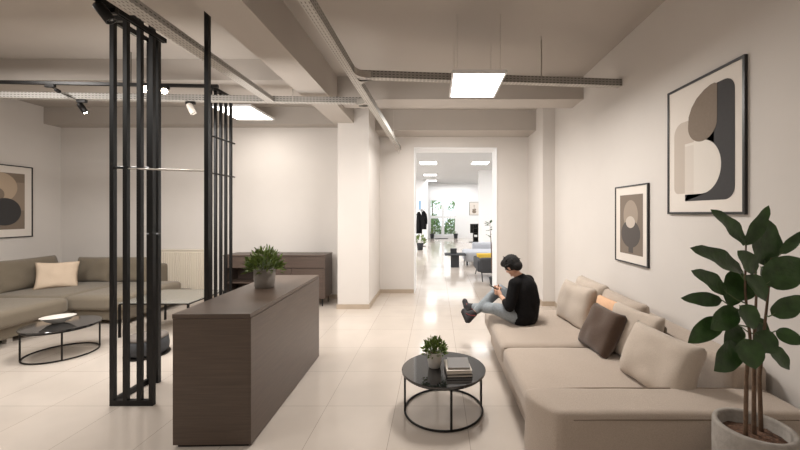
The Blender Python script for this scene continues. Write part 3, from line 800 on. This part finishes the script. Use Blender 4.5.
for i,(b0,t0,w0,d0,d1) in enumerate(leaves):
    a = P(*b0,d0); b = P(*t0,d1); ww = w0/2.37*PY/360
    hint = Vector((rnd.uniform(-.25,.25),-1,rnd.uniform(.25,.6)))
    leaf_patch(bm, a, b, ww*.98, hint, cup=rnd.uniform(.1,.3), droop=rnd.uniform(.05,.15), n=12)
    # petiole to the closest trunk point slightly lower
    tgt = min((p for tp in tpaths for p in tp if p.z < a.z+.02 and p.z > .9), key=lambda p:(p-a).length+abs((a.z-.06)-p.z)*.5, default=tpaths[0][8])
    part_w(bp, 'petiole', T([tgt, tgt.lerp(a,.5)+Vector((0,0,-.006)), a, a.lerp(b,.12)], [.0035,.003,.0026,.0015], 6), M['greenstem'], True)
part_w(bp, 'foliage', bm, M['leaf'], True)
bs.free(); bv.free()

# ------------------------------------------------------------------ far room furniture
ft = thing('coffee_table', 'dark low pedestal table in the far room', 'coffee table', (.56,10.7,0))
part_w(ft, 'tabletop', B(.26,.88,10.45,10.95,.36,.395,bev=.004), M['dgrey'])
part_w(ft, 'pedestal', B(.44,.68,10.58,10.82,0,.36), M['dgrey'])
fb = thing('box', 'small dark box on the far pedestal table', 'box', (.52,10.7,.3955))
obj('body', B(-.09,.09,-.07,.07,0,.12,bev=.006), M['dgrey'], fb); obj('lid', B(-.093,.093,-.073,.073,.12,.15,bev=.004), M['dgrey'], fb)
ac = thing('armchair', 'charcoal armchair on thin black legs beyond the doorway, at right', 'armchair', (1.42,8.9,0))
part_w(ac, 'seat', rsoft(1.0,1.85,8.55,9.5,.2,.36,.05,.01,n=10), M['dgrey'], True)
part_w(ac, 'backrest', rsoft(1.02,1.85,8.35,8.55,.2,.54,.05,.01,n=10), M['dgrey'], True)
part_w(ac, 'armrest', rsoft(.98,1.1,8.45,9.5,.2,.48,.04,.01,n=10), M['dgrey'], True)
for x,y,dx,dy in ((1.08,8.5,-.0,-.15),(1.78,8.5,.05,-.1),(1.08,9.4,-.05,.03),(1.78,9.4,.05,.05)):
    part_w(ac, 'leg', T([(x,y,.22),(x+dx,y+dy,0)],[.016,.011],8), M['blackm'])
cushion('yellow cushion on the charcoal armchair in the far room', M['yellow'], .62,.22,.14,(1.33,9.2,.36),15,-10,0,41)
gs = thing('sofa', 'light grey low sofa in the far room behind the yellow cushion', 'sofa', (1.5,11.4,0))
part_w(gs, 'seat', rsoft(.85,2.2,10.9,11.9,.12,.42,.06,.01,n=10), M['lgrey'], True)
part_w(gs, 'backrest', rsoft(1.2,2.2,11.9,12.12,.12,.62,.06,.01,n=10), M['lgrey'], True)
for x in (.95,2.1):
    for y in (11.0,12.0): part_w(gs, 'foot_block', B(x-.025,x+.025,y-.025,y+.025,0,.14), M['blackm'])
# tall thin plant
tp = thing('potted_plant', 'tall thin bare-stemmed plant standing beyond the doorway by the armchair', 'potted plant', (1.28,8.02,0))
bm = bmesh.new(); lathe(bm, [(.07,0),(.10,.16),(.10,.17),(.09,.17),(.088,.15)], 24); obj('pot', bm, M['dgrey'], tp, True)
bm = bmesh.new(); lathe(bm, [(.088,.14),(.086,.15),(.001,.152)], 16); obj('soil', bm, M['soil'], tp)
obj('stem', T([(0,0,.14),(-.04,0,.5),(-.05,0,.9),(-.07,0,1.2),(-.08,0,1.4)],[.018,.014,.010,.006,.003],8), M['stem'], tp)
bm = bmesh.new(); rnd = random.Random(9)
for k in range(16):
    z = rnd.uniform(1.0,1.45); a = rnd.random()*2*PI
    base = Vector((-.05-.03*(z-.9)/.5,0,z)); tip = base+Vector((math.cos(a)*.14,math.sin(a)*.14,rnd.uniform(-.02,.1)))
    leaf_patch(bm, base, tip, .04, (0,-.5,1), n=5)
obj('foliage', bm, M['leaf'], tp)
# pots
def fpot(label, loc, r, h, R, Hh, n, ls, seed):
    t = thing('potted_plant', label, 'potted plant', loc)
    bm = bmesh.new(); lathe(bm, [(r*.75,0),(r,h*.95),(r,h),(r*.9,h),(r*.88,h*.9)], 24); obj('pot', bm, M['dgrey'], t, True)
    bm = bmesh.new(); lathe(bm, [(r*.88,h*.88),(r*.87,h*.9),(.001,h*.91)], 16); obj('soil', bm, M['soil'], t)
    obj('foliage', bush_bm(R,Hh,n,ls,h,seed=seed), M['bush'], t)
fpot('potted plant in a dark pot below the coat rack in the far room', (-.69,15.6,0), .15,.30,.2,.28,50,.16,51)
fpot('dark pot with a small plant left of the far glazed doors', (-.24,22.6,0), .14,.3,.12,.3,30,.1,52)
fpot('dark pot with a small plant right of the far glazed doors', (1.24,22.6,0), .14,.3,.10,.12,20,.08,53)
# coat rack
cr = thing('coat_rack', 'standing coat rack beside the white column in the far room', 'coat rack', (-.68,17.3,0))
obj('pole', T([(0,0,.03),(0,0,1.78)],.018,10), M['blackm'], cr)
bm = bmesh.new(); lathe(bm, [(.2,0),(.2,.02),(.03,.035)], 24); obj('base', bm, M['blackm'], cr)
for k in range(4):
    a = k*PI/2+.4; obj('hook', T([(0,0,1.68),(math.cos(a)*.08,math.sin(a)*.08,1.72),(math.cos(a)*.13,math.sin(a)*.13,1.78)],.008,6), M['blackm'], cr)
def coat(label, cx, w, z0, z1, y, seed):
    t = thing('coat', label, 'coat', (cx,y,z0))
    bm = bmesh.new(); n = 16; hh = z1-z0; rings = []
    for i in range(n+1):
        t_ = i/n; ww = w*(.62+.38*math.sin(PI*min(1,(1-t_)*1.1)*.6)) if t_ < .85 else w*(.95-(t_-.85)*4.2)
        ww = max(ww,.03); ring = []
        for k in range(24):
            a = 2*PI*k/24; f = 1+.12*math.sin(a*5+seed+t_*2)
            ring.append(bm.verts.new((math.cos(a)*ww/2*f, math.sin(a)*.09*f, hh*t_)))
        rings.append(ring)
    for a,b in zip(rings,rings[1:]):
        for k in range(24): bm.faces.new((a[k],a[(k+1)%24],b[(k+1)%24],b[k]))
    bm.faces.new(rings[0]); bm.faces.new(rings[-1])
    obj('body', bm, M['knit'], t, True)
    obj('sleeve', T([(w*.38,-.05,hh*.85),(w*.55,-.06,hh*.5),(w*.52,-.06,hh*.28)],[.05,.05,.045],10), M['knit'], t, True)
coat('black coat hanging on the far coat rack, left one', -.82,.26,.62,1.66,17.2,1)
coat('black coat hanging on the far coat rack, right one', -.58,.24,.82,1.70,17.15,2)
tag(obj('wall_poster', B(-.98,-.86,20.47,20.5,1.8,2.3), M['blue']), 'narrow pale blue poster on the white column in the far room', 'poster')
ps = picture('framed grey botanical print on the far white wall right of the glazed doors', .62,.84,(2.13,22.998,1.46),0,
        [(circ(.31,.22,.13,.10),0),(circ(.25,.34,.06,.05),0),(circ(.37,.36,.06,.06),0),(rrect(.30,.32,.36,.55,(.0001,)*4),0),(circ(.31,.60,.05,.06),1)],[M['art_brown'],M['art_taupe']],.02)
bs_ = thing('shelf_unit', 'narrow black shelf unit against the far wall under the framed print', 'shelf', (2.2,19.8,0))
bm = bmesh.new(); x0,x1 = 2.04,2.34
box(bm,x0,x0+.03,19.65,19.95,0,1.0); box(bm,x1-.03,x1,19.65,19.95,0,1.0); box(bm,x0+.03,x1-.03,19.93,19.95,0,1.0)
part_w(bs_, 'carcass', bm, M['blackm'])
for z in (.02,.26,.5,.74,.97): part_w(bs_, 'shelf', B(x0+.03,x1-.03,19.65,19.93,z,z+.03), M['blackm'])
part_w(bs_, 'side_box', B(1.88,2.035,19.7,19.9,.5,1.0), M['blackm'])
part_w(bs_, 'base_plate', B(1.82,2.36,19.6,19.98,0,.02), M['blackm'])
tag(obj('storage_box', B(2.10,2.26,19.68,19.85,.2905,.40,bev=.004), M['white']), 'white box on the second shelf of the far black unit', 'box')
tag(obj('doormat', B(-.1,.75,22.3,22.75,0,.015,bev=.004), M['dgrey']), 'dark doormat in front of the far glazed doors', 'doormat')

# ------------------------------------------------------------------ person
def capsule(bm, p, q, r0, r1, seg=14, n=6):
    p = Vector(p); q = Vector(q); d = (q-p); L = d.length; t = d.normalized()
    a = Vector((0,0,1)) if abs(t.z) < .9 else Vector((1,0,0))
    u = t.cross(a).normalized(); w = t.cross(u); rings = []
    prof = [(-r0*math.cos(x), r0*math.sin(x)) for x in [PI/2*i/n for i in range(1,n+1)]] + [(L+r1*math.sin(x), r1*math.cos(x)) for x in [PI/2*i/n for i in range(0,n)]]
    for s_, r_ in prof:
        rings.append([bm.verts.new(p+t*s_+(u*math.cos(2*PI*k/seg)+w*math.sin(2*PI*k/seg))*r_) for k in range(seg)])
    for a_, b_ in zip(rings,rings[1:]):
        for k in range(seg): bm.faces.new((a_[k],a_[(k+1)%seg],b_[(k+1)%seg],b_[k]))
    bm.faces.new(rings[0]); bm.faces.new(rings[-1])
def ell(bm, c, r, rot=None):
    m_ = Matrix.Translation(Vector(c)) @ (rot or Matrix.Identity(4)) @ Matrix.Diagonal((*r,1))
    bmesh.ops.create_icosphere(bm, subdivisions=3, radius=1, matrix=m_)
def fused(name, bm, m, parent, vox=.008, smooth=6):
    bmesh.ops.recalc_face_normals(bm, faces=bm.faces[:])
    bmesh.ops.translate(bm, vec=-Vector(parent.location), verts=bm.verts[:])
    me = bpy.data.meshes.new(name+'_src'); bm.to_mesh(me); bm.free()
    o = bpy.data.objects.new(name+'_src', me); COL.objects.link(o)
    rm = o.modifiers.new('r','REMESH'); rm.mode = 'VOXEL'; rm.voxel_size = vox
    sm = o.modifiers.new('s','SMOOTH'); sm.iterations = smooth; sm.factor = .6
    dg = bpy.context.evaluated_depsgraph_get(); dg.update()
    me2 = bpy.data.meshes.new_from_object(o.evaluated_get(dg)); me2.name = name
    bpy.data.objects.remove(o); bpy.data.meshes.remove(me)
    me2.materials.clear()
    return link(name, me2, m, parent, True)
V3 = Vector
hipC = V3((.955,3.84,.52)); hipN = V3((.89,3.775,.515)); hipF = V3((.985,3.90,.515))
knF = V3((.715,4.06,.735)); anF = V3((.43,3.98,.505))
knN = V3((.635,3.86,.575)); anN = V3((.43,4.16,.515))
waist = V3((.975,3.83,.66)); chest = V3((.945,3.85,.79)); neckb = V3((.895,3.86,.915)); headc = V3((.818,3.885,1.035))
shN = V3((.820,3.755,.855)); shF = V3((1.015,3.965,.855))
elN = V3((.755,3.70,.635)); elF = V3((.90,4.09,.66))
wrN = V3((.70,3.87,.705)); wrF = V3((.70,4.01,.765))
ps_ = thing('person', 'person in black sweater and grey jeans sitting on the sofa, bent over a phone', 'person', (.93,3.84,.425))
bm = bmesh.new()
# body: hips, torso, neck, head, arms, legs
capsule(bm, hipN, hipF, .095,.095); capsule(bm, hipC, waist, .11,.10); capsule(bm, waist, chest, .10,.115); capsule(bm, shN, shF, .052,.052)
capsule(bm, chest, neckb, .10,.05); capsule(bm, neckb, headc+V3((.01,0,-.05)), .045,.043)
fwd = V3((-.46,.66,-.60)).normalized(); sid = V3((-.57,-.82,0)).normalized(); upv = fwd.cross(sid).normalized()
if upv.z < 0: upv = -upv
sid = upv.cross(fwd).normalized()
hr = Matrix((-fwd, -sid, upv)).transposed().to_4x4()
ell(bm, headc, (.088,.07,.098), hr)
ell(bm, headc+fwd*.035-upv*.045, (.052,.048,.05), hr)       # jaw
capsule(bm, headc+fwd*.088+upv*.002, headc+fwd*.104-upv*.022, .009,.013,8,4)  # nose
ell(bm, headc+fwd*.082-upv*.048, (.012,.022,.008), hr)      # lips
ell(bm, headc+fwd*.078-upv*.082, (.016,.02,.014), hr)       # chin
for s_ in (-1,1): ell(bm, headc+sid*(s_*.072)-upv*.01+fwd*-.005, (.017,.009,.028), hr)  # ears
for a_,b_,c_ in ((shN,elN,wrN),(shF,elF,wrF)):
    capsule(bm,a_,b_,.043,.034); capsule(bm,b_,c_,.034,.022)
for a_,b_,c_ in ((hipN,knN,anN),(hipF,knF,anF)):
    capsule(bm,a_,b_,.078,.052); capsule(bm,b_,b_.lerp(c_,.4),.050,.052); capsule(bm,b_.lerp(c_,.4),c_,.052,.034)
# hands with fingers, curling round a phone
phC = V3((.650,3.95,.775))
def hand(wr, side):
    palm = wr.lerp(phC,.55)+V3((.012,side*.012,-.004))
    capsule(bm, wr, palm, .020,.026,10,4)
    d = (phC-wr).normalized()
    for k,(o_,L_) in enumerate(((-.024,.030),(-.008,.036),(.008,.034),(.022,.026))):
        b_ = palm+V3((-.012,side*.006,o_)); m_ = b_+V3((-.026,side*-.004,.004)); e_ = m_+V3((-.006,side*-L_,.002))
        capsule(bm,b_,m_,.0085,.0078,8,3); capsule(bm,m_,e_,.0078,.0062,8,3)
    t0 = palm+V3((.004,side*-.004,.022)); t1 = t0+V3((.004,side*-.020,.020)); capsule(bm,t0,t1,.0095,.008,8,3); capsule(bm,t1,t1+V3((-.012,side*-.016,.006)),.008,.0065,8,3)
hand(wrN,-1); hand(wrF,1)
fused('body', bm, M['skin'], ps_, .0055, 3)
# sweater
bm = bmesh.new()
capsule(bm, hipC+V3((.0,0,.0)), waist, .135,.130); capsule(bm, waist, chest, .130,.138)
capsule(bm, V3((.935,3.785,.53)), V3((.885,3.80,.78)), .115,.100); capsule(bm, V3((.89,3.77,.51)), V3((.90,3.78,.6)), .105,.10); capsule(bm, V3((1.00,3.90,.53)), V3((.99,3.92,.78)), .105,.105)
capsule(bm, shN, shF, .068,.068); capsule(bm, chest, neckb.lerp(chest,.35), .120,.085)
capsule(bm, neckb.lerp(chest,.35), neckb+V3((.01,0,-.012)), .085,.056)
for v in bm.verts:
    if v.co.z < .43: v.co.z = .43
capsule(bm, shN, elN, .066,.054); capsule(bm, elN, elN.lerp(wrN,.45), .054,.040)
capsule(bm, shF, elF, .066,.054); capsule(bm, elF, elF.lerp(wrF,.5), .054,.040)
fused('sweater', bm, M['knit'], ps_, .008, 6)
# jeans
bm = bmesh.new()
capsule(bm, hipN+V3((.02,.02,0)), hipF+V3((.0,0,0)), .10,.10)
for a_,b_,c_ in ((hipN,knN,anN),(hipF,knF,anF)):
    capsule(bm,a_.lerp(b_,.04),b_,.106,.064); capsule(bm,b_,b_.lerp(c_,.4),.062,.058); capsule(bm,b_.lerp(c_,.4),b_.lerp(c_,.92),.058,.044)
for v in bm.verts:
    if v.co.z < .418 and v.co.x > .58: v.co.z = .418
fused('jeans', bm, M['denim'], ps_, .008, 5)
# shoes: toe pointing up-left
def shoe(an, toe, heel):
    bm = bmesh.new()
    capsule(bm, an, heel.lerp(an,.3), .041,.036); capsule(bm, heel, heel.lerp(toe,.5), .036,.036); capsule(bm, heel.lerp(toe,.5), toe, .036,.030); capsule(bm, an, heel.lerp(toe,.55), .040,.032)
    s = fused('shoe', bm, M['shoe'], ps_, .007, 3)
    # red sole edge
    dirn = (toe-heel).normalized(); an_d = (an-heel); nrm = (an_d-dirn*an_d.dot(dirn)).normalized()
    bm = bmesh.new(); capsule(bm, heel-nrm*.026, toe-nrm*.020, .020,.019)
    bmesh.ops.translate(bm, vec=-Vector(ps_.location), verts=bm.verts[:])
    obj('sole', bm, M['blackm'], s, True)
    bm = T([an+V3((0,-.046,0))-dirn*.02, an.lerp(heel.lerp(toe,.5),.5)+V3((0,-.044,0)), heel.lerp(toe,.75)+V3((0,-.036,0))+nrm*.01], .006, 6)
    bmesh.ops.translate(bm, vec=-Vector(ps_.location), verts=bm.verts[:])
    obj('laces', bm, M['red'], s, True)
shoe(anF+V3((-.01,0,-.01)), V3((.315,4.06,.495)), V3((.36,3.99,.415)))
shoe(anN+V3((-.01,.0,-.0)), V3((.34,4.26,.560)), V3((.375,4.20,.455)))
# hair
bm = bmesh.new()
ell(bm, headc+upv*.018-fwd*.016, (.100,.083,.100), hr)
ell(bm, headc+upv*.065+fwd*.045, (.062,.070,.045), hr)
ell(bm, headc-fwd*.06-upv*.03, (.05,.066,.065), hr)
rnd = random.Random(4)
for k in range(70):
    a = rnd.random()*2*PI; e = rnd.uniform(-.1,1.2)
    d = (upv*math.sin(e)+(fwd*math.cos(a)+sid*math.sin(a))*math.cos(e)).normalized()
    if d.dot(fwd) > .55 and d.dot(upv) < .5: continue
    p_ = headc+upv*.016-fwd*.012+V3((d.x*.082,d.y*.080,d.z*.088))
    capsule(bm, p_, p_+d*rnd.uniform(.010,.022)+V3((rnd.uniform(-.015,.015),rnd.uniform(-.015,.015),rnd.uniform(-.015,.005))), .013,.004,7,3)
fused('hair', bm, M['hair'], ps_, .0055, 1)
for s_ in (-1,1):
    bm = bmesh.new(); ell(bm, headc+fwd*.079+sid*(s_*.027)+upv*.002, (.010,.012,.008), hr)
    bmesh.ops.translate(bm, vec=-Vector(ps_.location), verts=bm.verts[:]); obj('eye', bm, M['eye'], ps_, True)
# phone
ph = thing('phone', 'dark mobile phone held in the hands of the seated person', 'phone', phC)
bm = bmesh.new(); box(bm,-.036,.036,-.004,.004,-.072,.072,bev=.003)
o = obj('case', bm, M['blackm'], ph); o2 = obj('screen', B(-.033,.033,.0041,.0048,-.066,.066), M['glassblack'], ph)
ph.rotation_euler = (math.radians(-60),0,math.radians(90))

# ------------------------------------------------------------------ lights
def area(name, loc, rot, sx, sy, e, col=(1,1,1)):
    l = bpy.data.lights.new(name,'AREA'); l.shape = 'RECTANGLE'; l.size = sx; l.size_y = sy; l.energy = e; l.color = col
    o = bpy.data.objects.new(name,l); COL.objects.link(o); o.location = loc; o.rotation_euler = rot; return o
warm = (1,.965,.925)
area('panel_glow', (.41,3.73,zt(1.32)-.03), (0,0,0), .46,.66, 44, warm)
area('panel_glow', (-3.1,5.8,3.17), (0,0,0), .58,.76, 5, warm)
area('bay_panel', (-3.3,3.75,2.86), (0,0,0), .8,.4, 40, warm)  # unseen fill added to brighten the left bay, no fixture here
area('rear_panel', (-.6,-.2,3.45), (0,0,0), 1.2,1.2, 20, warm)  # unseen fill lights added behind the camera
area('rear_panel', (-4.2,.8,3.45), (0,0,0), 1.2,1.2, 54, warm)
area('lounge_panel', (-4.9,3.2,3.4), (0,0,0), .6,.6, 46, warm)  # unseen fill added over the lounge corner
area('aisle_panel', (.1,5.8,3.08), (0,0,0), 1.4,.6, 34, warm)  # unseen fill added to light the aisle from above, no fixture here
area('aisle_fill', (.2,4.4,2.0), (math.radians(86),0,0), 1.2,.8, 9, warm)
area('wall_wash', (-2.5,3.4,1.9), (math.radians(88),0,0), 2.4,1.0, 52, (1,.965,.93))  # unseen fill added to brighten the left back wall
area('far_panel', (-2.3,10.3,3.4), (0,0,0), 1.6,4, 125)  # unseen fills added to brighten the far room, besides its ceiling panels
area('far_panel', (-2.6,16.5,3.4), (0,0,0), 1.6,7, 200)
area('far_panel', (3.2,11.0,3.4), (0,0,0), 2,5, 135)
area('far_panel', (3.6,19.0,3.4), (0,0,0), 1.6,5, 100)
area('far_panel', (0.8,21.8,3.4), (0,0,0), 3,1.5, 40)
w = bpy.data.worlds.new('World'); scene.world = w; w.use_nodes = True
bg = w.node_tree.nodes['Background']; bg.inputs[0].default_value = (.88,.94,1,1); bg.inputs[1].default_value = 1.9

# ------------------------------------------------------------------ camera
cd = bpy.data.cameras.new('Camera'); cam = bpy.data.objects.new('Camera',cd); COL.objects.link(cam)
cam.location = (0,0,H); cam.rotation_euler = (math.radians(90),0,0)
cd.sensor_width = 36; cd.lens = 360/800*36
cd.shift_x = -36/800; cd.shift_y = -12/800; cd.clip_start = .02; cd.clip_end = 200
scene.camera = cam
scene.view_settings.view_transform = 'Standard'
scene.view_settings.look = 'None'
scene.view_settings.exposure = 0.22
